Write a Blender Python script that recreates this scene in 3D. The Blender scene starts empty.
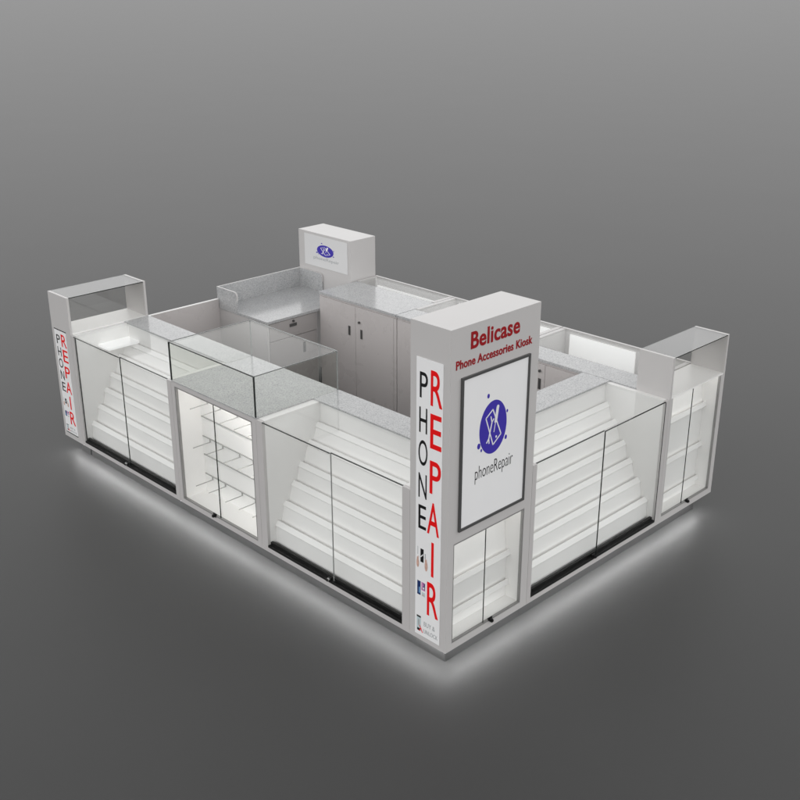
import bpy, bmesh, math, random
from mathutils import Vector, Matrix
R = math.radians
random.seed(3)
scene = bpy.context.scene
COL = scene.collection
ZB = 0.10            # height of the kiosk body above the floor

# ------------------------------------------------------------------ materials
def new_mat(name):
    m = bpy.data.materials.new(name); m.use_nodes = True
    nt = m.node_tree; nt.nodes.clear()
    out = nt.nodes.new('ShaderNodeOutputMaterial')
    return m, nt, out

def pbr(name, col, rough=.4, spec=.5, metal=0, vary=.03, bump=0, nscale=6, emit=None, coat=0):
    m, nt, out = new_mat(name)
    b = nt.nodes.new('ShaderNodeBsdfPrincipled')
    b.inputs['Roughness'].default_value = rough
    b.inputs['Specular IOR Level'].default_value = spec
    b.inputs['Metallic'].default_value = metal
    b.inputs['Coat Weight'].default_value = coat
    tc = nt.nodes.new('ShaderNodeTexCoord')
    n = nt.nodes.new('ShaderNodeTexNoise'); n.inputs['Scale'].default_value = nscale; n.inputs['Detail'].default_value = 6
    nt.links.new(tc.outputs['Object'], n.inputs['Vector'])
    r = nt.nodes.new('ShaderNodeValToRGB')
    r.color_ramp.elements[0].position = .3; r.color_ramp.elements[1].position = .7
    lo = [max(0, c*(1-vary)) for c in col]; hi = [min(1, c*(1+vary)) for c in col]
    r.color_ramp.elements[0].color = (*lo, 1); r.color_ramp.elements[1].color = (*hi, 1)
    nt.links.new(n.outputs['Fac'], r.inputs['Fac'])
    nt.links.new(r.outputs['Color'], b.inputs['Base Color'])
    mr = nt.nodes.new('ShaderNodeMapRange')
    mr.inputs['To Min'].default_value = rough*.85; mr.inputs['To Max'].default_value = min(1, rough*1.15)
    nt.links.new(n.outputs['Fac'], mr.inputs['Value']); nt.links.new(mr.outputs['Result'], b.inputs['Roughness'])
    if bump:
        n2 = nt.nodes.new('ShaderNodeTexNoise'); n2.inputs['Scale'].default_value = 220; n2.inputs['Detail'].default_value = 3
        nt.links.new(tc.outputs['Object'], n2.inputs['Vector'])
        bp = nt.nodes.new('ShaderNodeBump'); bp.inputs['Strength'].default_value = bump; bp.inputs['Distance'].default_value = .002
        nt.links.new(n2.outputs['Fac'], bp.inputs['Height']); nt.links.new(bp.outputs['Normal'], b.inputs['Normal'])
    if emit:
        b.inputs['Emission Color'].default_value = (*emit[0], 1); b.inputs['Emission Strength'].default_value = emit[1]
    nt.links.new(b.outputs['BSDF'], out.inputs['Surface'])
    return m

def granite_mat():
    m, nt, out = new_mat('granite')
    b = nt.nodes.new('ShaderNodeBsdfPrincipled')
    b.inputs['Roughness'].default_value = .16; b.inputs['Specular IOR Level'].default_value = .18
    tc = nt.nodes.new('ShaderNodeTexCoord')
    geo = nt.nodes.new('ShaderNodeNewGeometry')
    n1 = nt.nodes.new('ShaderNodeTexNoise'); n1.inputs['Scale'].default_value = 120; n1.inputs['Detail'].default_value = 8; n1.inputs['Roughness'].default_value = .75
    v = nt.nodes.new('ShaderNodeTexVoronoi'); v.inputs['Scale'].default_value = 170
    n2 = nt.nodes.new('ShaderNodeTexNoise'); n2.inputs['Scale'].default_value = 14; n2.inputs['Detail'].default_value = 4
    for n in (n1, v, n2): nt.links.new(geo.outputs['Position'], n.inputs['Vector'])
    r1 = nt.nodes.new('ShaderNodeValToRGB')
    e = r1.color_ramp.elements
    e[0].position = .34; e[0].color = (.22, .22, .23, 1); e[1].position = .62; e[1].color = (.585, .585, .585, 1)
    x = r1.color_ramp.elements.new(.45); x.color = (.45, .455, .46, 1)
    nt.links.new(n1.outputs['Fac'], r1.inputs['Fac'])
    sep = nt.nodes.new('ShaderNodeSeparateColor'); nt.links.new(v.outputs['Color'], sep.inputs['Color'])
    r2 = nt.nodes.new('ShaderNodeValToRGB')
    r2.color_ramp.elements[0].position = .0; r2.color_ramp.elements[0].color = (.72, .72, .73, 1)
    r2.color_ramp.elements[1].position = .35; r2.color_ramp.elements[1].color = (1, 1, 1, 1)
    nt.links.new(sep.outputs['Red'], r2.inputs['Fac'])
    r3 = nt.nodes.new('ShaderNodeValToRGB')
    r3.color_ramp.elements[0].position = .35; r3.color_ramp.elements[0].color = (.93, .935, .94, 1)
    r3.color_ramp.elements[1].position = .65; r3.color_ramp.elements[1].color = (1, 1, 1, 1)
    nt.links.new(n2.outputs['Fac'], r3.inputs['Fac'])
    def mul(a, c):
        mx = nt.nodes.new('ShaderNodeMix'); mx.data_type = 'RGBA'; mx.blend_type = 'MULTIPLY'; mx.inputs['Factor'].default_value = 1
        nt.links.new(a, mx.inputs['A']); nt.links.new(c, mx.inputs['B']); return mx.outputs['Result']
    nt.links.new(mul(mul(r1.outputs['Color'], r2.outputs['Color']), r3.outputs['Color']), b.inputs['Base Color'])
    nt.links.new(b.outputs['BSDF'], out.inputs['Surface'])
    return m

def glass_mat(name, tint, ior=1.45, rough=.0):
    m, nt, out = new_mat(name)
    t = nt.nodes.new('ShaderNodeBsdfTransparent'); t.inputs['Color'].default_value = (*tint, 1)
    g = nt.nodes.new('ShaderNodeBsdfGlossy'); g.inputs['Roughness'].default_value = rough
    # Schlick reflectance of a thin sheet, the same from both sides
    lw = nt.nodes.new('ShaderNodeLayerWeight'); lw.inputs['Blend'].default_value = .5
    pw = nt.nodes.new('ShaderNodeMath'); pw.operation = 'POWER'; pw.inputs[1].default_value = 5
    f = nt.nodes.new('ShaderNodeMapRange'); f.inputs['To Min'].default_value = ((ior - 1)/(ior + 1))**2; f.inputs['To Max'].default_value = .40
    nt.links.new(lw.outputs['Facing'], pw.inputs[0]); nt.links.new(pw.outputs['Value'], f.inputs['Value'])
    mx = nt.nodes.new('ShaderNodeMixShader')
    nt.links.new(f.outputs['Result'], mx.inputs['Fac']); nt.links.new(t.outputs['BSDF'], mx.inputs[1]); nt.links.new(g.outputs['BSDF'], mx.inputs[2])
    nt.links.new(mx.outputs['Shader'], out.inputs['Surface'])
    return m

def frosted_mat(name, col, k):
    m, nt, out = new_mat(name)
    b = nt.nodes.new('ShaderNodeBsdfPrincipled'); b.inputs['Base Color'].default_value = (*col, 1); b.inputs['Roughness'].default_value = .15
    b.inputs['Specular IOR Level'].default_value = .4
    t = nt.nodes.new('ShaderNodeBsdfTransparent'); t.inputs['Color'].default_value = (.95, .955, .95, 1)
    n = nt.nodes.new('ShaderNodeTexNoise'); n.inputs['Scale'].default_value = 30
    mr = nt.nodes.new('ShaderNodeMapRange'); mr.inputs['To Min'].default_value = k - .04; mr.inputs['To Max'].default_value = k + .04
    nt.links.new(n.outputs['Fac'], mr.inputs['Value'])
    mx = nt.nodes.new('ShaderNodeMixShader')
    nt.links.new(mr.outputs['Result'], mx.inputs['Fac']); nt.links.new(t.outputs['BSDF'], mx.inputs[1]); nt.links.new(b.outputs['BSDF'], mx.inputs[2])
    nt.links.new(mx.outputs['Shader'], out.inputs['Surface']); return m

def emit_mat(name, col, s):
    m, nt, out = new_mat(name)
    e = nt.nodes.new('ShaderNodeEmission'); e.inputs['Color'].default_value = (*col, 1); e.inputs['Strength'].default_value = s
    nt.links.new(e.outputs['Emission'], out.inputs['Surface']); return m

M = dict(
    lam=pbr('white_laminate', (.565, .551, .545), .34, .35, vary=.008, bump=.03),
    inner=pbr('white_acrylic', (.885, .877, .866), .38, .35, vary=.010),
    grey=pbr('pale_grey_laminate', (.555, .537, .532), .32, .35, vary=.008, bump=.03),
    door=pbr('door_laminate', (.57, .541, .533), .28, .4, vary=.006, bump=.02),
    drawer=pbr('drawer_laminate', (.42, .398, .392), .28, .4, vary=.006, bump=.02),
    side=pbr('white_side_panel', (.82, .812, .80), .38, .35, vary=.01),
    granite=granite_mat(),
    glass=glass_mat('clear_glass', (.991, .995, .992), 1.15),
    tint=glass_mat('tinted_glass', (.955, .96, .948), 1.2),
    sheen=glass_mat('reflective_glass', (.99, .99, .985), 1.42),
    frost=frosted_mat('frosted_top', (.33, .33, .33), .55),
    edge=pbr('dark_glass_edge', (.012, .016, .015), .12, .5),
    pale=pbr('painted_edge_glint', (.27, .285, .28), .15, .5),  # bright reflection on the glass box's back edges, put into the colour
    black=pbr('black_profile', (.010, .010, .010), .4, .2),
    reveal=pbr('grey_aluminium', (.30, .295, .29), .35, .5, metal=.3),
    hook=pbr('pale_steel', (.40, .40, .39), .35, .4),
    chrome=pbr('chrome', (.6, .6, .6), .15, .5, metal=1),
    steel=pbr('brushed_steel', (.30, .30, .30), .35, .4),
    kick=pbr('toe_kick_grey', (.06, .06, .06), .4, .4),
    poster=pbr('printed_white', (.90, .90, .905), .3, .4, vary=.008),
    mid=pbr('grey_glass_edge', (.15, .16, .155), .2, .4),
    handle=pbr('grey_handle', (.13, .128, .126), .3, .5, metal=.3),
    dimposter=pbr('printed_sign_white', (.72, .72, .722), .3, .4, vary=.008),
    frame=pbr('charcoal_frame', (.075, .075, .075), .3, .5),
    red=pbr('print_red', (.86, .004, .006), .35, .4),
    dred=pbr('acrylic_red', (.33, .005, .010), .3, .5),
    ink=pbr('print_black', (.006, .006, .007), .35, .4),
    grink=pbr('print_grey', (.42, .44, .45), .4, .4),
    blue=pbr('print_violet_blue', (.055, .037, .40), .35, .4),
    white=pbr('print_plain_white', (.86, .86, .88), .35, .4),
    navy=pbr('print_navy', (.012, .035, .14), .35, .4),
    sky=pbr('print_light_blue', (.20, .42, .70), .35, .4),
    skin=pbr('print_skin', (.62, .40, .33), .4, .4, vary=.2, nscale=60),
    pink=pbr('print_pink', (.62, .25, .50), .4, .4, vary=.25, nscale=80),
    mint=pbr('print_pale_teal', (.55, .66, .68), .4, .4),
    led=emit_mat('led_white', (1, .97, .938), 21.0),
    led_soft=emit_mat('led_soft_white', (1, .98, .955), 6.0),
    under=emit_mat('led_under', (1, 1, 1), 42.0),
    back=pbr('glowing_acrylic', (.8, .8, .8), .4, .3, emit=((1, 1, .99), .30)),
)

# ------------------------------------------------------------------ helpers
def tag(o, label, cat, group=None, kind=None):
    if label: o['label'] = label
    if cat: o['category'] = cat
    if group: o['group'] = group
    if kind: o['kind'] = kind

def thing(name, label, cat, loc, rotz=0, group=None):
    o = bpy.data.objects.new(name, None); COL.objects.link(o)
    o.empty_display_size = .1
    o.location = (loc[0], loc[1], loc[2] + ZB); o.rotation_euler = (0, 0, rotz)
    tag(o, label, cat, group); return o

def link(name, me, parent, mats):
    for m in mats: me.materials.append(m)
    o = bpy.data.objects.new(name, me); COL.objects.link(o)
    if parent: o.parent = parent
    return o

def add_box(bm, b, mi=0, bev=0, face_mi=None):
    x0, x1, y0, y1, z0, z1 = b
    vs = [bm.verts.new(p) for p in ((x0,y0,z0),(x1,y0,z0),(x1,y1,z0),(x0,y1,z0),(x0,y0,z1),(x1,y0,z1),(x1,y1,z1),(x0,y1,z1))]
    fs = {}
    for k, idx in dict(zm=(3,2,1,0), zp=(4,5,6,7), ym=(0,1,5,4), xp=(1,2,6,5), yp=(2,3,7,6), xm=(3,0,4,7)).items():
        f = bm.faces.new([vs[i] for i in idx]); f.material_index = mi; fs[k] = f
    if face_mi:
        for k, v in face_mi.items(): fs[k].material_index = v
    if bev:
        es = list({e for f in fs.values() for e in f.edges})
        bmesh.ops.bevel(bm, geom=es, offset=bev, segments=2, affect='EDGES', profile=.6)

def boxes(name, bl, mats, parent, bev=0):
    if not isinstance(mats, (list, tuple)): mats = [mats]
    bm = bmesh.new()
    for b in bl: add_box(bm, b[:6], b[6] if len(b) > 6 else 0, bev)
    me = bpy.data.meshes.new(name); bm.to_mesh(me); bm.free()
    return link(name, me, parent, mats)

def pane(name, b, parent, edges, glass='glass', dark='edge', pale='pale'):
    """a sheet of glass; edges: {'zp':1 dark,'xp':2 pale}; other edge faces stay glass"""
    bm = bmesh.new(); add_box(bm, b, 0, 0, edges)
    me = bpy.data.meshes.new(name); bm.to_mesh(me); bm.free()
    return link(name, me, parent, [M[glass], M[dark], M[pale]])

def prism(name, poly, u0, u1, mat, parent, axis='u'):
    """poly in (v,z) extruded along u"""
    bm = bmesh.new()
    a = [bm.verts.new((u0, p[0], p[1])) for p in poly]; c = [bm.verts.new((u1, p[0], p[1])) for p in poly]
    n = len(poly)
    for i in range(n): bm.faces.new((a[i], a[(i+1) % n], c[(i+1) % n], c[i]))
    bm.faces.new(a[::-1]); bm.faces.new(c)
    bmesh.ops.recalc_face_normals(bm, faces=bm.faces)
    me = bpy.data.meshes.new(name); bm.to_mesh(me); bm.free()
    return link(name, me, parent, [mat])

def plate(bm, pts, v, th, mi=0):
    """flat printed/cut shape: pts (u,z) on a facade, front face at v-th, back at v"""
    a = [bm.verts.new((p[0], v - th, p[1])) for p in pts]; c = [bm.verts.new((p[0], v, p[1])) for p in pts]
    n = len(pts)
    fs = [bm.faces.new(a)]
    for i in range(n): fs.append(bm.faces.new((a[i], c[i], c[(i+1) % n], a[(i+1) % n])))
    for f in fs: f.material_index = mi
    bmesh.ops.recalc_face_normals(bm, faces=fs)
    if fs[0].normal.y > 0:
        bmesh.ops.reverse_faces(bm, faces=fs)

def shapes(name, lst, mats, parent, th=.0008, v=0):
    bm = bmesh.new()
    for pts, mi, dv in lst: plate(bm, pts, v - dv, th, mi)
    me = bpy.data.meshes.new(name); bm.to_mesh(me); bm.free()
    return link(name, me, parent, [M[m] for m in mats])

def ellipse(cu, cz, ru, rz, n=48, rot=0):
    c, s = math.cos(rot), math.sin(rot)
    return [(cu + ru*math.cos(t)*c - rz*math.sin(t)*s, cz + ru*math.cos(t)*s + rz*math.sin(t)*c) for t in (2*math.pi*i/n for i in range(n))]

def bar(p, q, w):
    d = Vector((q[0]-p[0], q[1]-p[1])); d.normalize(); nrm = Vector((-d.y, d.x))*w/2
    return [(p[0]+nrm.x, p[1]+nrm.y), (p[0]-nrm.x, p[1]-nrm.y), (q[0]-nrm.x, q[1]-nrm.y), (q[0]+nrm.x, q[1]+nrm.y)]

def text_mesh(s, bold=0.0, extrude=0.0, spacing=1.0):
    cu = bpy.data.curves.new('t', 'FONT'); cu.body = s; cu.size = 1; cu.offset = bold; cu.extrude = extrude
    cu.space_character = spacing; cu.resolution_u = 6
    o = bpy.data.objects.new('t', cu); COL.objects.link(o)
    dg = bpy.context.evaluated_depsgraph_get()
    me = bpy.data.meshes.new_from_object(o.evaluated_get(dg))
    bpy.data.objects.remove(o); bpy.data.curves.remove(cu)
    return me

def letters(name, items, mat, parent, v, bold=0.0, th=.0008, spacing=1.0):
    """items: (string, u0, u1, z0, z1) fitted exactly to the box; faces -v"""
    bm = bmesh.new()
    for s, u0, u1, z0, z1 in items:
        me = text_mesh(s, bold, .5, spacing)
        xs = [p.co.x for p in me.vertices]; ys = [p.co.y for p in me.vertices]
        x0, x1, y0, y1 = min(xs), max(xs), min(ys), max(ys)
        for p in me.vertices:
            p.co = Vector((u0 + (p.co.x-x0)/(x1-x0)*(u1-u0), v - th*(.5 + p.co.z), z0 + (p.co.y-y0)/(y1-y0)*(z1-z0)))
        bm.from_mesh(me); bpy.data.meshes.remove(me)
    bmesh.ops.recalc_face_normals(bm, faces=bm.faces)
    me = bpy.data.meshes.new(name); bm.to_mesh(me); bm.free()
    for p in me.polygons: p.material_index = 0
    return link(name, me, parent, [mat])

def cyl(bm, c, r, h, axis='v', n=20, mi=0):
    mt = Matrix.Translation(c) @ (Matrix.Rotation(R(90), 4, 'X') if axis == 'v' else Matrix.Rotation(R(90), 4, 'Y') if axis == 'u' else Matrix())
    res = bmesh.ops.create_cone(bm, cap_ends=True, segments=n, radius1=r, radius2=r, depth=h, matrix=mt)
    for f in {f for v in res['verts'] for f in v.link_faces}: f.material_index = mi

def lock(parent, u, z, v=-.004, mat='chrome', r=.011):
    bm = bmesh.new()
    cyl(bm, (u, v, z), r, .022); cyl(bm, (u, v - .013, z), r*.62, .005, mi=1)
    add_box(bm, (u - .017, u + .017, v + .004, v + .010, z - .014, z + .014), 1)
    me = bpy.data.meshes.new('lock'); bm.to_mesh(me); bm.free()
    return link('lock', me, parent, [M[mat], M['black']])

def under_light(parent, u0, u1, D0=.05, s0=None):
    boxes('led_shield', [((u0 if s0 is None else s0) + .004, u1 - .004, .0232, .030, -.018, -.001)], M['frame'], parent)  # added dark shield, keeps the strip's light off the toe kick
    boxes('toe_kick', [(u0, u1, D0, D0 + .02, -ZB + .0005, -.0005)], M['kick'], parent)
    boxes('led_strip', [((u0 if s0 is None else s0) + .010, u1 - .010, .009, .022, -.008, -.001)], M['under'], parent)

# ------------------------------------------------------------------ left/right facade cabinets
CREASE = [(.432, .752), (.360, .653), (.283, .528), (.222, .420), (.152, .305), (.086, .187), (.064, .046)]
D, H = .66, .885

def carcass(t, W, sl, sr, rail_top=False, z_open=(.03, .876)):
    z0, z1 = z_open
    fr = [(.001, sl, 0, .022, 0, H - .009), (W - sr, W - .001, 0, .022, 0, H - .009), (sl, W - sr, 0, .022, 0, z0)]
    if rail_top: fr.append((sl, W - sr, 0, .022, z1, H - .009))
    boxes('front_frame', fr, M['grey'], t)
    boxes('side_panel', [(.001, sl, .0225, D - .021, 0, .878)], M['inner' if rail_top else 'side'], t)
    boxes('side_panel', [(W - sr, W - .001, .0225, D - .021, 0, .878)], M['inner' if rail_top else 'side'], t)
    boxes('back_panel', [(.001, W - .001, D - .0205, D, 0, .873)], M['door'], t)
    boxes('bottom_panel', [(sl + .0005, W - sr - .0005, .0225, D - .021, 0, .029)], M['inner'], t)

def sliding_doors(t, u0, u1, um, z0, z1, v=0.002, right_front=True, seam='edge', side=None):
    # two sheets on two tracks, overlapping in the middle
    va, vb = (v + .009, v) if right_front else (v, v + .009)
    pane('glass_door', (u0 + .001, um + .012, va, va + .006, z0, z1), t, {})
    pane('glass_door', (um, u1 - .001, vb, vb + .006, z0, z1), t, {})
    # the polished dark edges
    boxes('glass_edge', [(u0 + .001, um - .001, va, va + .006, z1 + .0003, z1 + .0055)], M['edge'], t)
    boxes('glass_edge', [(um - .001, u1 - .001, vb, vb + .006, z1 + .0003, z1 + .0055)], M['edge'], t)
    boxes('glass_edge', [(um - .0042, um - .0002, vb, vb + .006, z0, z1)], M[seam], t)
    if side == 'left': boxes('glass_edge', [(u0 + .0002, u0 + .0042, vb, vb + .006, z0, z1)], M['edge'], t)
    if side == 'right': boxes('glass_edge', [(u1 - .0045, u1 - .0004, vb - .002, vb - .0002, z0, z1)], M['edge'], t)

def lip(e, y):
    """leaning front lip with a pocket behind it, from the pocket's back corner round to its hidden underside"""
    return [(e + .022, y - .040), (e - .005, y - .036), (e + .0045, y + .0003), (e - .0005, y + .0008), (e - .0215, y - .026), (e - .0205, y - .0315), (e - .0165, y - .0345), (e - .004, y - .0425), (e + .034, y - .048)]

def step_shelves(t, u0, u1, cr, top=True):
    """slanted boards, each with a leaning lip along its lower edge"""
    d, z = cr[0]
    prism('shelf', lip(d, z) + [(d + .034, z - .030)], u0, u1, M['inner'], t)
    for i in range(len(cr) - 1):
        (d, z), (e, y) = cr[i], cr[i + 1]
        head = [(d - .0035, z - .0433), (d - .0163, z - .0350)]
        prism('shelf', head + ([(e, y), (e + .012, y)] if i == len(cr) - 2 else lip(e, y)), u0, u1, M['inner'], t)

def display_cabinet(label, loc, rotz, W, sl, sr, um, group, seam, side, door_right_front=True, lockz=.052):
    t = thing('display_cabinet', label, 'display cabinet', loc, rotz, group)
    carcass(t, W, sl, sr)
    boxes('riser_panel', [(sl + .001, W - sr - .001, .4545, .470, .700, .873)], M['inner'], t)
    step_shelves(t, sl + .001, W - sr - .001, CREASE)
    boxes('countertop', [(.0008, W - .0008, .450, D + .003, .8735, H)], M['granite'], t, .0012)
    pane('glass_top', (sl + .0005, W - sr - .0005, .0225, .4495, .870, .876), t, {})
    sliding_doors(t, sl, W - sr, um, .045, .868, .003, door_right_front, seam, side)
    boxes('bottom_track', [(sl + .001, W - sr - .001, .0225, .040, .0295, .060), (sl + .001, W - sr - .001, .0005, .0222, .0301, .044)], M['black'], t)
    lock(t, um - .03, lockz, -.003, 'chrome' if not door_right_front else 'black')
    return t

Y3, Y2, Y1, YL, YE = .2677, 1.5650, 2.4650, 3.7672, 4.0443
LEFT = R(-90)
FG = 'glass fronted display cabinets with stepped shelves'
c3 = display_cabinet('glass fronted cabinet of stepped shelves directly left of the tall corner tower', (0, Y2, 0), LEFT, Y2 - Y3, .057, .058, .662, FG, 'steel', None, False)
under_light(c3, 0, Y2 - Y3)
c1 = display_cabinet('far left glass cabinet of stepped shelves with added glowing white slab on its top shelf', (0, YL, 0), LEFT, YL - Y1, .034, .048, .652, FG, 'edge', 'left', False)
under_light(c1, .02, YL - Y1)
cr_ = display_cabinet('glass fronted cabinet of stepped shelves directly right of the tall corner tower', (.6740, 0, 0), 0, 2.0238 - .674, .036, .036, .677, FG, 'edge', 'right', True)
under_light(cr_, 0, 2.0238 - .674)

boxes('glow_slab', [(.0355, .182, .195, .4535, .7535, .7725)], M['back'], c1, .001)  # added slab, no real shelf; its own glow stands in for a bright patch

# ------------------------------------------------------------------ hook display cabinet in the middle of the left side
W2 = Y1 - Y2
t = thing('hook_cabinet', 'bright glass fronted cabinet with steel hooks and rails, in the middle of the left side', 'display cabinet', (0, Y1, 0), LEFT)
carcass(t, W2, .038, .042, True, (.034, .850))
boxes('countertop', [(.0008, W2 - .0008, .002, D + .003, .8765, H)], M['granite'], t, .0015)
boxes('display_panel', [(.0385, W2 - .0425, .190, .205, .0295, .875)], M['inner'], t)
boxes('door_frame', [(.0382, .0465, .0012, .020, .0342, .8498), (W2 - .0505, W2 - .0422, .0012, .020, .0342, .8498), (.0465, W2 - .0505, .0012, .020, .0342, .0425), (.0465, W2 - .0505, .0012, .020, .8415, .8498)], M['reveal'], t)
pane('glass_door', (.047, .470, .012, .018, .043, .841), t, {})
pane('glass_door', (.460, W2 - .051, .003, .009, .043, .841), t, {})
boxes('glass_edge', [(.4555, .4597, .003, .009, .043, .841)], M['edge'], t)
lock(t, .395, .040, -.004, 'black')
for z in (.725, .588, .445, .308, .165):
    rail = boxes('rail', [(.043, W2 - .046, .183, .1895, z - .0036, z + .0036)], M['hook'], t, .001)
    if z in (.725, .445, .165):
        for y in (2.34, 2.195, 2.01, 1.865, 1.72):
            u = Y1 - y
            if u > W2 - .06: continue
            bm = bmesh.new()
            cyl(bm, (u, .120, z - .024), .0032, .139, 'v', 10); cyl(bm, (u, .185, z - .012), .0045, .022, 'z', 10)
            me = bpy.data.meshes.new('hook'); bm.to_mesh(me); bm.free(); link('hook', me, rail, [M['hook']])
boxes('hidden_led_bar', [(W2 - .056, W2 - .046, .024, .034, .25, .82)], M['led'], t)  # added bar out of view behind the stile, brightens side wall and back
boxes('hidden_led_bar', [(.14, W2 - .07, .026, .036, .852, .862)], M['led'], t)
under_light(t, 0, W2)

# glass box standing on that cabinet's granite
t = thing('glass_box', 'open frameless glass box with black front edges on the hook cabinet granite top', 'glass box', (0, Y1, H), LEFT)
zt = 1.147 - H
pane('front_pane', (.009, W2 - .009, .004, .010, .0006, zt - .007), t, {}, 'tint')
pane('side_pane', (.002, .008, .011, .652, .0006, zt - .007), t, {}, 'tint')
pane('side_pane', (W2 - .008, W2 - .002, .011, .652, .0006, zt - .007), t, {}, 'tint')
pane('back_pane', (.009, W2 - .009, .653, .659, .0006, zt - .007), t, {}, 'glass')
pane('top_pane', (.0065, W2 - .0065, .0085, .6545, zt - .0065, zt), t, {}, 'glass')
for u in (.001, W2 - .009): boxes('corner_post', [(u, u + .008, .002, .010, .0006, zt)], M['edge'], t)
for u in (.001, W2 - .0075): boxes('back_edge', [(u, u + .0065, .6535, .660, .0006, zt)], M['pale'], t)
boxes('top_edge', [(.0095, W2 - .0095, .002, .0082, zt - .005, zt + .001)], M['edge'], t)
for u in (.001, W2 - .006): boxes('top_edge', [(u, u + .005, .0105, .653, zt - .004, zt + .001)], M['mid'], t)
boxes('top_edge', [(.008, W2 - .008, .655, .6595, zt - .004, zt + .001)], M['pale'], t)

# ------------------------------------------------------------------ printed strip poster
def strip_poster(t, u0, z0, su, sz, border):
    """the PHONE / REPAIR strip: drawn in metres for the corner tower, scaled by su, sz"""
    P = lambda y, z: (u0 + (.2235 - y)*su, z0 + (z - .032)*sz)
    p = boxes('poster', [(u0, u0 + .179*su, -.003, -.0003, z0, z0 + 1.588*sz)], M['poster'], t)
    if border:
        boxes('poster_edge', [(u0, u0 + .179*su, -.0034, -.0003, z0 + 1.588*sz + .0003, z0 + 1.588*sz + .007)], M['edge'], p)
        boxes('poster_edge', [(u0, u0 + .179*su, -.0034, -.0003, z0 - .007, z0 - .0003)], M['edge'], p)
    def L(lst): return [(s, P(a, 0)[0], P(b, 0)[0], P(0, c)[1], P(0, d)[1]) for s, a, b, c, d in lst]
    letters('lettering', L([('P', .200, .146, 1.412, 1.548), ('H', .202, .148, 1.225, 1.362), ('O', .206, .144, 1.046, 1.186), ('N', .204, .147, .862, 1.000), ('E', .203, .149, .683, .820)]), M['ink'], p, -.0032)
    letters('lettering', L([('R', .126, .047, 1.388, 1.573), ('E', .126, .050, 1.160, 1.346), ('P', .126, .050, .910, 1.093), ('A', .141, .057, .676, .860), ('I', .109, .092, .428, .632), ('R', .136, .055, .184, .388)]), M['red'], p, -.0032, .006)
    S = lambda pts: [P(*q) for q in pts]
    rect = lambda a, b, c, d: S([(a, c), (b, c), (b, d), (a, d)])
    el = lambda y, z, ry, rz: S(ellipse(y, z, ry, rz, 18))
    MT = ['ink', 'white', 'skin', 'navy', 'sky', 'grink', 'pink', 'red', 'mint']
    for nm, lst in (
        ('printed_phone', [(rect(.1865, .1640, .487, .566), 0, 0), (S([(.185, .512), (.166, .532), (.166, .540), (.185, .520)]), 1, .0004)]),
        ('printed_hand', [(el(.206, .474, .0095, .028), 2, 0), (el(.203, .500, .003, .016), 2, .0004), (el(.209, .498, .003, .012), 2, .0006)]),
        ('printed_hand', [(el(.145, .474, .0105, .030), 2, 0), (el(.150, .502, .003, .017), 2, .0004), (el(.143, .503, .003, .014), 2, .0006)]),
        ('printed_caption', [(rect(.2075, .2045, .524, .572), 5, 0)]), ('printed_caption', [(rect(.155, .149, .515, .545), 5, 0)]),
        ('printed_phone', [(rect(.208, .184, .283, .367), 3, 0), (rect(.196, .187, .295, .330), 4, .0004)]),
        ('printed_phone', [(rect(.178, .151, .318, .367), 6, 0), (rect(.1675, .152, .325, .363), 3, .0003), (rect(.173, .160, .345, .360), 6, .0006), (rect(.166, .156, .328, .340), 1, .0008)]),
        ('printed_caption', [(rect(.174, .152, .282, .306), 8, 0), (rect(.170, .156, .288, .294), 2, .0004)]),
        ('printed_phone', [(rect(.210, .180, .058, .150), 8, 0), (rect(.210, .180, .142, .152), 0, .0004), (rect(.206, .184, .058, .074), 0, .0004), (el(.195, .110, .006, .022), 5, .0004)]),
        ('printed_tool', [(S([(.192, .094), (.186, .094), (.163, .054), (.169, .054)]), 7, .0010), (S([(.180, .080), (.174, .080), (.189, .058), (.194, .058)]), 7, .0012)])):
        shapes(nm, lst, MT, p, .0005, -.0032)
    letters('lettering', L([('BUY &', .157, .077, .102, .130), ('UNLOCK', .158, .056, .058, .083)]), M['grink'], p, -.0032)
    return p

def logo(parent, cu, cz, su, sz, v):
    """round violet badge with phone, screwdriver and spanner; unit = metres on the corner sign"""
    P = lambda x, z: (cu + (x - .3195)*su, cz + (z - 1.216)*sz)
    S = lambda pts: [P(*q) for q in pts]
    ph = [(.313, 1.314), (.261, 1.278), (.322, 1.116), (.382, 1.161)]
    it = [(S(ellipse(.3195, 1.216, .105, .146, 64)), 0, 0)]
    for i in range(4): it.append((S(bar(ph[i], ph[(i+1) % 4], .007)), 1, .0006))
    it += [(S(bar((.350, 1.318), (.336, 1.236), .020)), 1, .0010), (S(bar((.335, 1.235), (.325, 1.186), .005)), 1, .0010), (S(ellipse(.3505, 1.318, .010, .011, 16)), 1, .0011),
           (S(bar((.308, 1.246), (.286, 1.158), .008)), 1, .0010), (S(bar((.306, 1.248), (.298, 1.280), .007)), 1, .0012), (S(bar((.309, 1.248), (.322, 1.262), .007)), 1, .0013),
           (S(bar((.286, 1.160), (.270, 1.140), .008)), 1, .0012), (S(bar((.286, 1.160), (.290, 1.132), .008)), 1, .0013), (S(ellipse(.345, 1.155, .006, .007, 12)), 1, .0006)]
    for (x, z, r) in ((.276, 1.396, .010), (.427, 1.274, .007), (.423, 1.129, .010), (.213, 1.141, .013), (.233, 1.112, .007)):
        it.append((S(ellipse(x, z, r*.9, r*1.25, 20)), 0, 0))
    return shapes('logo', it, ['blue', 'white'], parent, .0007, v)

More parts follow.
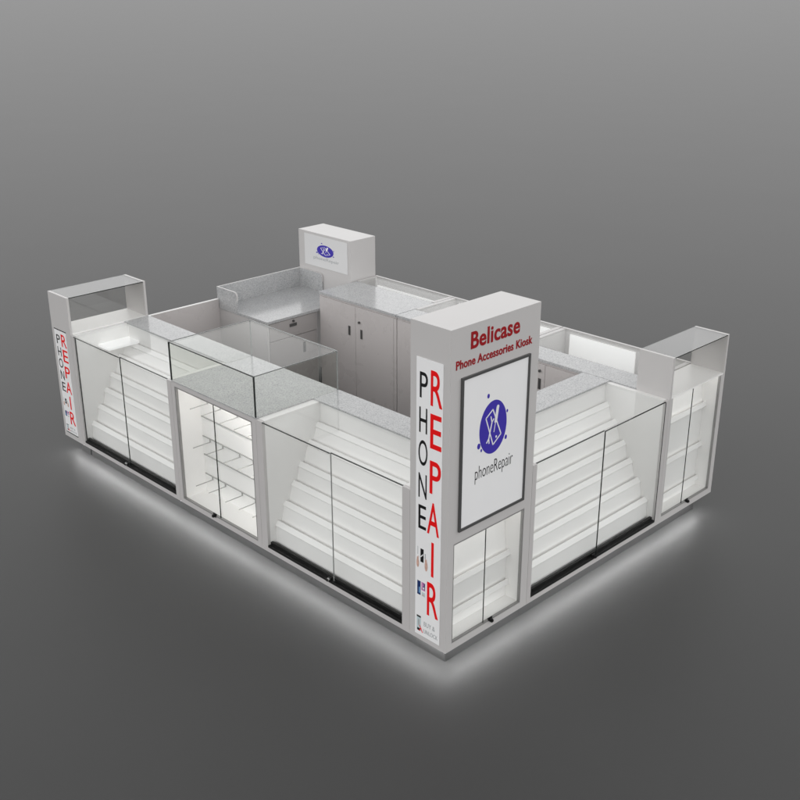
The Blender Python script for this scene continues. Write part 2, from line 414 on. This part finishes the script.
# ------------------------------------------------------------------ corner tower
TW, TD, TH = .6728, .2672, 1.80
t = thing('sign_tower', 'tall white corner tower with red lettering, framed logo sign and striped poster side', 'sign tower', (0, 0, 0))
boxes('tower_body', [(0, TW, 0, .018, .641, TH), (0, .047, 0, .018, 0, .641), (.616, TW, 0, .018, 0, .641), (.047, .616, 0, .018, 0, .041),
                     (0, .018, .018, TD, 0, TH), (TW - .018, TW, .018, TD, 0, TH), (.018, TW - .018, TD - .018, TD, 0, TH), (.018, TW - .018, .018, TD - .018, TH - .018, TH)], M['lam'], t)
boxes('window_lining', [(.0185, .046, .0185, .160, .0, .66), (.617, TW - .0185, .0185, .160, .0, .66), (.0465, .6165, .0185, .160, .650, .662), (.0465, .6165, .0185, .120, .0, .0405)], M['inner'], t)
boxes('window_frame', [(.0474, .0545, .002, .017, .0414, .6406), (.6085, .6156, .002, .017, .0414, .6406), (.0545, .6085, .002, .017, .0414, .0495), (.0545, .6085, .002, .017, .6325, .6406)], M['reveal'], t)
pane('glass_door', (.055, .318, .011, .0155, .050, .632), t, {}); pane('glass_door', (.306, .608, .003, .0075, .050, .632), t, {})
boxes('glass_edge', [(.3022, .3056, .003, .0075, .050, .632)], M['edge'], t)
WC = [(.150, .650), (.108, .352), (.112, .160), (.110, .0415)]
def window_steps(t, u0, u1, wc):
    for i in range(len(wc) - 1):
        (d, z), (e, y) = wc[i], wc[i + 1]
        head = [(d + .012, z), (d, z)] if i == 0 else [(d + .012, z - .0436), (d + .002, z - .0436)]
        tail = [(e, y), (e + .012, y)] if i == len(wc) - 2 else [(e + .004, y - .030), (e - .018, y - .026), (e - .016, y + .0003), (e - .020, y + .0008), (e - .027, y - .032), (e - .024, y - .0365), (e + .001, y - .043), (e + .016, y - .043)]
        prism('shelf', head + tail, u0, u1, M['inner'], t)
window_steps(t, .0468, .6162, WC)
boxes('hidden_led_bar', [(.06, .60, .026, .034, .640, .649)], M['led_soft'], t)
lock(t, .362, .044, -.003, 'black')
ps = thing('tmp', None, None, (0, 0, 0)); ps.name = 'poster_side'
ps.parent = t; ps.location = (0, TD, 0); ps.rotation_euler = (0, 0, LEFT)
pst = strip_poster(None, .0445, .032, 1, 1, False)
pst.parent = t; pst.location = (0, TD, 0); pst.rotation_euler = (0, 0, LEFT)
bpy.data.objects.remove(ps)
sg = boxes('sign_panel', [(.088, .582, -.006, -.0005, .719, 1.530)], M['poster'], t)
boxes('frame', [(.075, .0878, -.012, -.0005, .704, 1.543), (.5822, .595, -.012, -.0005, .704, 1.543), (.0878, .5822, -.012, -.0005, .704, .7188), (.0878, .5822, -.012, -.0005, 1.5302, 1.543)], M['frame'], sg)
logo(sg, .3195, 1.216, 1, 1, -.0062)
letters('lettering', [('phoneRepair', .190, .486, .935, 1.030)], M['ink'], sg, -.0062, -.012)
letters('lettering', [('Belicase', .140, .507, 1.673, 1.761)], M['dred'], t, -.0004, .022, .0018, 1.05)
letters('lettering', [('Phone Accessories Kiosk', .037, .612, 1.591, 1.637)], M['dred'], t, -.0004, .022, .0018, 1.05)
under_light(t, .05, TW, .05, .006)
boxes('led_strip', [(.010, .022, .0225, TD, -.008, -.001)], M['under'], t)
boxes('toe_kick', [(.05, .07, .0705, TD, -ZB + .0005, -.0005)], M['kick'], t)

# ------------------------------------------------------------------ far left end case
t = thing('end_case', 'far left end case with striped poster on its end and empty glass top compartment', 'display case', (0, YE, 0), LEFT, 'glass topped end cases')
LW, LD, LH = YE - YL, .658, 1.1576
boxes('case_body', [(0, LW - .001, 0, .018, 0, LH), (0, LW - .001, LD - .018, LD, 0, LH), (0, .018, .018, LD - .018, 0, .875), (LW - .019, LW - .001, .018, LD - .018, 0, .875)], M['lam'], t)
boxes('case_floor', [(.001, LW - .002, .0185, LD - .0185, .876, .8865)], M['inner'], t)
pane('glass_side', (.002, .008, .0185, LD - .0185, .887, LH - .007), t, {}, 'sheen')
pane('glass_side', (LW - .009, LW - .003, .0185, LD - .0185, .887, LH - .007), t, {}, 'sheen')
pane('glass_top', (.001, LW - .002, .0185, LD - .0185, LH - .0065, LH - .0005), t, dict(xp=1), 'frost')
strip = strip_poster(t, YE - 4.008, .047, .172/.179, .830/1.588, True)
under_light(t, .15, LW, .05, .10)

# ------------------------------------------------------------------ right end case
XR, X1 = 2.0245, 2.69
t = thing('end_case', 'right end case with a narrow shelved glass front below its empty glass top compartment', 'display case', (XR, 0, 0), 0, 'glass topped end cases')
RW, RD, RH = X1 - XR, .2477, 1.151
boxes('case_body', [(0, .034, 0, .018, 0, .8755), (RW - .044, RW, 0, .018, 0, .8755), (.034, RW - .044, 0, .018, 0, .042),
                    (0, .018, .018, RD, 0, RH), (RW - .018, RW, .018, RD, 0, RH), (.018, RW - .018, RD - .018, RD, 0, .8755), (0, .018, 0, .018, .8755, RH), (RW - .018, RW, 0, .018, .8755, RH)], M['lam'], t)
boxes('case_floor', [(.0185, RW - .0185, .002, RD - .001, .876, .8865)], M['inner'], t)
boxes('window_lining', [(.0185, .033, .0185, .150, 0, .874), (RW - .043, RW - .0185, .0185, .150, 0, .874), (.0335, RW - .0435, .0185, .110, 0, .0415)], M['inner'], t)
boxes('window_frame', [(.0345, .040, .002, .017, .0425, .875), (RW - .050, RW - .0445, .002, .017, .0425, .875), (.040, RW - .050, .002, .017, .0425, .050)], M['reveal'], t)
pane('glass_door', (.0405, .296, .011, .0155, .051, .874), t, {}); pane('glass_door', (.285, RW - .0505, .003, .0075, .051, .874), t, {})
boxes('glass_edge', [(.281, .2846, .003, .0075, .051, .874)], M['edge'], t)
window_steps(t, .0335, RW - .0435, [(.150, .874), (.108, .668), (.108, .375), (.108, .120), (.100, .0425)])
boxes('hidden_led_bar', [(.05, RW - .06, .026, .034, .866, .874)], M['led_soft'], t)
pane('glass_side', (.0185, RW - .0185, .003, .009, .887, RH - .007), t, {}, 'sheen')
pane('glass_side', (.0185, RW - .0185, RD - .009, RD - .003, .887, RH - .007), t, {}, 'sheen')
pane('glass_top', (.0185, RW - .0185, .001, RD - .001, RH - .0065, RH - .0005), t, dict(ym=1), 'frost')
lock(t, .348, .046, -.003, 'black')
under_light(t, 0, RW - .13)

# ------------------------------------------------------------------ back right counters (doors face the inside)
def handle_slot(parent, u, z, w=.022, h=.078, v=0):
    bm = bmesh.new()
    add_box(bm, (u - w/2, u + w/2, v - .004, v - .0004, z - h/2, z + h/2), 0)
    add_box(bm, (u - w/2 + .004, u + w/2 - .004, v - .0065, v - .0042, z - h/2 + .004, z + h/2 - .004), 1)
    me = bpy.data.meshes.new('handle'); bm.to_mesh(me); bm.free()
    return link('handle', me, parent, [M['handle'], M['frame']])

def small_lock(parent, u, z, v=0):
    bm = bmesh.new(); cyl(bm, (u, v - .006, z), .010, .011, 'v', 18)
    add_box(bm, (u - .003, u + .003, v - .013, v - .012, z - .008, z + .008), 1)
    me = bpy.data.meshes.new('lock'); bm.to_mesh(me); bm.free()
    return link('lock', me, parent, [M['handle'], M['frame']])

def back_counter(label, y1, y0, gw, doors, panel, um0=0):
    """y1: left end seen from inside; doors: list of (u0,u1,handle side, lock)"""
    W = y1 - y0 - .003
    t = thing('back_counter', label, 'counter', (2.035, y1, 0), LEFT, 'interior counters along the back right side')
    DD = .655
    boxes('carcass', [(.001, .036, .020, DD - .019, 0, .864), (W - .036, W - .001, .020, DD - .019, 0, .864), (.001, W - .001, DD - .0185, DD, 0, .893), (.037, W - .037, .022, DD - .019, .560, .575), (.037, W - .037, .022, DD - .019, 0, .02)], M['lam'], t)
    boxes('countertop', [(.0005, W - .0005, -.008, gw, .8645, H)], M['granite'], t, .0015)
    boxes('side_cap', [(.001, .034, gw + .001, DD - .019, .8645, .889)], M['lam'], t)
    boxes('side_cap', [(W - .034, W - .001, gw + .001, DD - .019, .8645, .889)], M['lam'], t)
    pane('glass_top', (.0345, W - .0345, gw + .001, DD - .019, .882, .888), t, {})
    a, b, z0, z1 = panel
    boxes('light_panel', [(y1 - a, y1 - b, DD - .027, DD - .0188, z0, z1)], M['back'], t)
    for (u0, u1, hu, hz, lu, mat) in doors:
        dr = boxes('door', [(u0 + .0015, u1 - .0015, 0, .0195, .012, .846)], M[mat], t, .0012)
        if hu: handle_slot(dr, hu, hz)
        if lu: small_lock(dr, lu, hz + .096)
    boxes('face_rail', [(.001, W - .001, .004, .0195, .8475, .864)], M['door'], t)
    boxes('toe_kick', [(.0, W, .05, .07, -ZB + .0005, -.0005)], M['kick'], t)
    return t
back_counter('interior counter with grey doors and wide granite top beside the back sign cabinet', 3.352, 2.436, .425,
             [(.0, .439, .367, .628, 0, 'door'), (.439, .881, .511, .626, .489, 'door'), (.881, .914, 0, 0, 0, 'door')], (3.325, 2.63, .70, .815))
back_counter('interior counter behind the corner tower, door lock showing just right of the tower', 2.433, 1.335, .205,
             [(.0, .345, 0, 0, 0, 'door'), (.345, .720, .30, .628, 0, 'door'), (.720, 1.095, .69, .628, 0, 'door')], (2.36, 1.42, .69, .855))
back_counter('interior counter with large white lit panel behind its granite, beside the right end case', 1.332, .2490, .205,
             [(.0, .347, .305, .70, .305, 'door'), (.347, .72, 0, 0, 0, 'door'), (.72, 1.08, 0, 0, 0, 'door')], (1.251, .680, .64, .858))

# ------------------------------------------------------------------ sign cabinet in the back corner
t = thing('sign_cabinet', 'white box sign cabinet with violet logo in the far back corner of the kiosk', 'sign cabinet', (2.4015, YE, 0), LEFT)
SW, SD, SH = YE - 3.3665, .2885, 1.2365
boxes('cabinet_body', [(0, SW, 0, SD, 0, SH)], M['lam'], t, .0015)
sp = boxes('sign_panel', [(YE - 3.962, YE - 3.402, -.004, -.0004, .941, 1.214)], M['dimposter'], t)
logo(sp, YE - 3.686, 1.094, 1.03, .35, -.0042)
letters('lettering', [('phoneRepair', YE - 3.842, YE - 3.510, .999, 1.034)], M['grink'], sp, -.0042)
boxes('toe_kick', [(0, SW, SD - .07, SD - .05, -ZB + .0005, -.0005)], M['kick'], t)

# ------------------------------------------------------------------ drawer cabinet with granite splashback
t = thing('drawer_cabinet', 'low cabinet with one drawer and granite top with rounded splashback, along the back left', 'drawer cabinet', (1.498, 3.385, 0))
BW, BD = 2.398 - 1.498, YE - 3.385
boxes('carcass', [(.008, .026, .0205, BD - .001, 0, .7035), (.526, .5365, .006, BD - .001, 0, .7035), (.0265, .5255, BD - .02, BD - .001, 0, .7035), (.0265, .5255, .021, BD - .021, 0, .02), (.008, .0245, .002, .020, 0, .7035)], M['lam'], t)
boxes('countertop', [(0, BW, -.010, BD, .704, .7255)], M['granite'], t, .0015)
boxes('backsplash', [(.0125, BW - .0125, BD - .012, BD, .7258, .890)], M['granite'], t)
def splash(u, v0):
    r = .035; pts = [(BD, .7258), (BD, .890)] + [(v0 + r - r*math.sin(a), .890 - r + r*math.cos(a)) for a in (R(x) for x in range(0, 91, 9))] + [(v0, .7258)]
    prism('backsplash', pts, u, u + .012, M['granite'], t)
    bm = bmesh.new()
    path = pts[1:-1] + [(v0, .82)]
    for i in range(len(path) - 1):
        (a, b), (c, d) = path[i], path[i+1]
        n = Vector((-(d - b), c - a)); n.normalize()
        n = -n if n.y < -.01 or (abs(n.y) < .01 and n.x > 0) else n
        q = [(a, b), (c, d), (c + n.x*.0014, d + n.y*.0014), (a + n.x*.0014, b + n.y*.0014)]
        vs0 = [bm.verts.new((u - .0003, *p)) for p in q]; vs1 = [bm.verts.new((u + .0123, *p)) for p in q]
        for k in range(4): bm.faces.new((vs0[k], vs0[(k+1) % 4], vs1[(k+1) % 4], vs1[k]))
        bm.faces.new(vs0[::-1]); bm.faces.new(vs1)
    bmesh.ops.recalc_face_normals(bm, faces=bm.faces)
    me = bpy.data.meshes.new('splash_edge'); bm.to_mesh(me); bm.free(); link('splash_edge', me, t, [M['lam']])
splash(.0, BD - .275); splash(BW - .012, BD - .32)
boxes('splash_edge', [(.0128, BW - .0128, BD - .0122, BD + .0003, .8902, .8914)], M['lam'], t)
dr = boxes('drawer', [(.0275, .524, 0, .019, .548, .698)], M['drawer'], t, .0012)
bm = bmesh.new(); add_box(bm, (.236, .310, -.005, -.0004, .632, .658), 0); add_box(bm, (.240, .306, -.007, -.0052, .636, .654), 1)
me = bpy.data.meshes.new('handle'); bm.to_mesh(me); bm.free(); link('handle', me, dr, [M['handle'], M['frame']])
small_lock(dr, .275, .678)
do = boxes('door', [(.0275, .524, 0, .019, .012, .543)], M['drawer'], t, .0012)
handle_slot(do, .385, .425, .026, .09)
boxes('toe_kick', [(.02, .54, .05, .07, -ZB + .0005, -.0005)], M['kick'], t)

# ------------------------------------------------------------------ low wall closing the back left side
t = thing('low_barrier', 'plain low grey barrier panel closing the back left side between end case and drawer cabinet', 'barrier', (.662, YE - .02, 0))
boxes('panel', [(0, .834, 0, .019, 0, .783)], M['door'], t)
boxes('cap', [(0, .834, -.001, .020, .7834, .7885)], M['inner'], t)
boxes('toe_kick', [(0, .834, 0.002, .017, -ZB + .0005, -.0005)], M['kick'], t)

# ------------------------------------------------------------------ floor
m, nt, out = new_mat('studio_floor')
b = nt.nodes.new('ShaderNodeBsdfPrincipled')
geo = nt.nodes.new('ShaderNodeNewGeometry')
n = nt.nodes.new('ShaderNodeTexNoise'); n.inputs['Scale'].default_value = .6; n.inputs['Detail'].default_value = 5
nt.links.new(geo.outputs['Position'], n.inputs['Vector'])
r = nt.nodes.new('ShaderNodeValToRGB'); r.color_ramp.elements[0].position = .3; r.color_ramp.elements[1].position = .7
r.color_ramp.elements[0].color = (.052, .052, .052, 1); r.color_ramp.elements[1].color = (.055, .055, .055, 1)
nt.links.new(n.outputs['Fac'], r.inputs['Fac']); nt.links.new(r.outputs['Color'], b.inputs['Base Color'])
b.inputs['Roughness'].default_value = .5; b.inputs['Specular IOR Level'].default_value = .255
nt.links.new(b.outputs['BSDF'], out.inputs['Surface'])
bm = bmesh.new(); s = 400
vs = [bm.verts.new(p) for p in ((-s, -s, 0), (s, -s, 0), (s, s, 0), (-s, s, 0))]; bm.faces.new(vs)
me = bpy.data.meshes.new('floor'); bm.to_mesh(me); bm.free()
fl = link('floor', me, None, [m]); tag(fl, 'plain smooth dark grey studio floor under the whole kiosk', 'floor', None, 'structure')

# ------------------------------------------------------------------ light
w = bpy.data.worlds.new('World'); scene.world = w; w.use_nodes = True
nt = w.node_tree; nt.nodes.clear()
out = nt.nodes.new('ShaderNodeOutputWorld'); bg = nt.nodes.new('ShaderNodeBackground')
tc = nt.nodes.new('ShaderNodeTexCoord'); sp_ = nt.nodes.new('ShaderNodeSeparateXYZ')
nt.links.new(tc.outputs['Generated'], sp_.inputs['Vector'])
r = nt.nodes.new('ShaderNodeValToRGB')
e = r.color_ramp.elements
e[0].position = 0; e[0].color = (1.33, 1.33, 1.33, 1); e[1].position = 1; e[1].color = (.36, .36, .36, 1)
x = e.new(.30); x.color = (1.95, 1.95, 1.95, 1); x = e.new(.58); x.color = (1.05, 1.05, 1.05, 1)
nt.links.new(sp_.outputs['Z'], r.inputs['Fac']); nt.links.new(r.outputs['Color'], bg.inputs['Color'])
bg.inputs['Strength'].default_value = 1.0
nt.links.new(bg.outputs['Background'], out.inputs['Surface'])

# ------------------------------------------------------------------ camera
cd = bpy.data.cameras.new('camera'); cam = bpy.data.objects.new('camera', cd); COL.objects.link(cam)
cam.location = (-3.52121, -3.22098, 3.37817 + ZB)
cam.rotation_euler = (R(90 - 22.00858), R(0.0), R(45.33278 - 90))
cd.sensor_width = 36; cd.lens = 1072.8218/800*36; cd.clip_end = 2000; cd.clip_start = .05
scene.camera = cam
scene.view_settings.view_transform = 'Standard'; scene.view_settings.look = 'None'
scene.view_settings.exposure = 0; scene.view_settings.gamma = 1
cy = scene.cycles
cy.max_bounces = 16; cy.diffuse_bounces = 6; cy.glossy_bounces = 6; cy.transparent_max_bounces = 32; cy.transmission_bounces = 8
cy.use_denoising = True
cy.caustics_reflective = False; cy.caustics_refractive = False
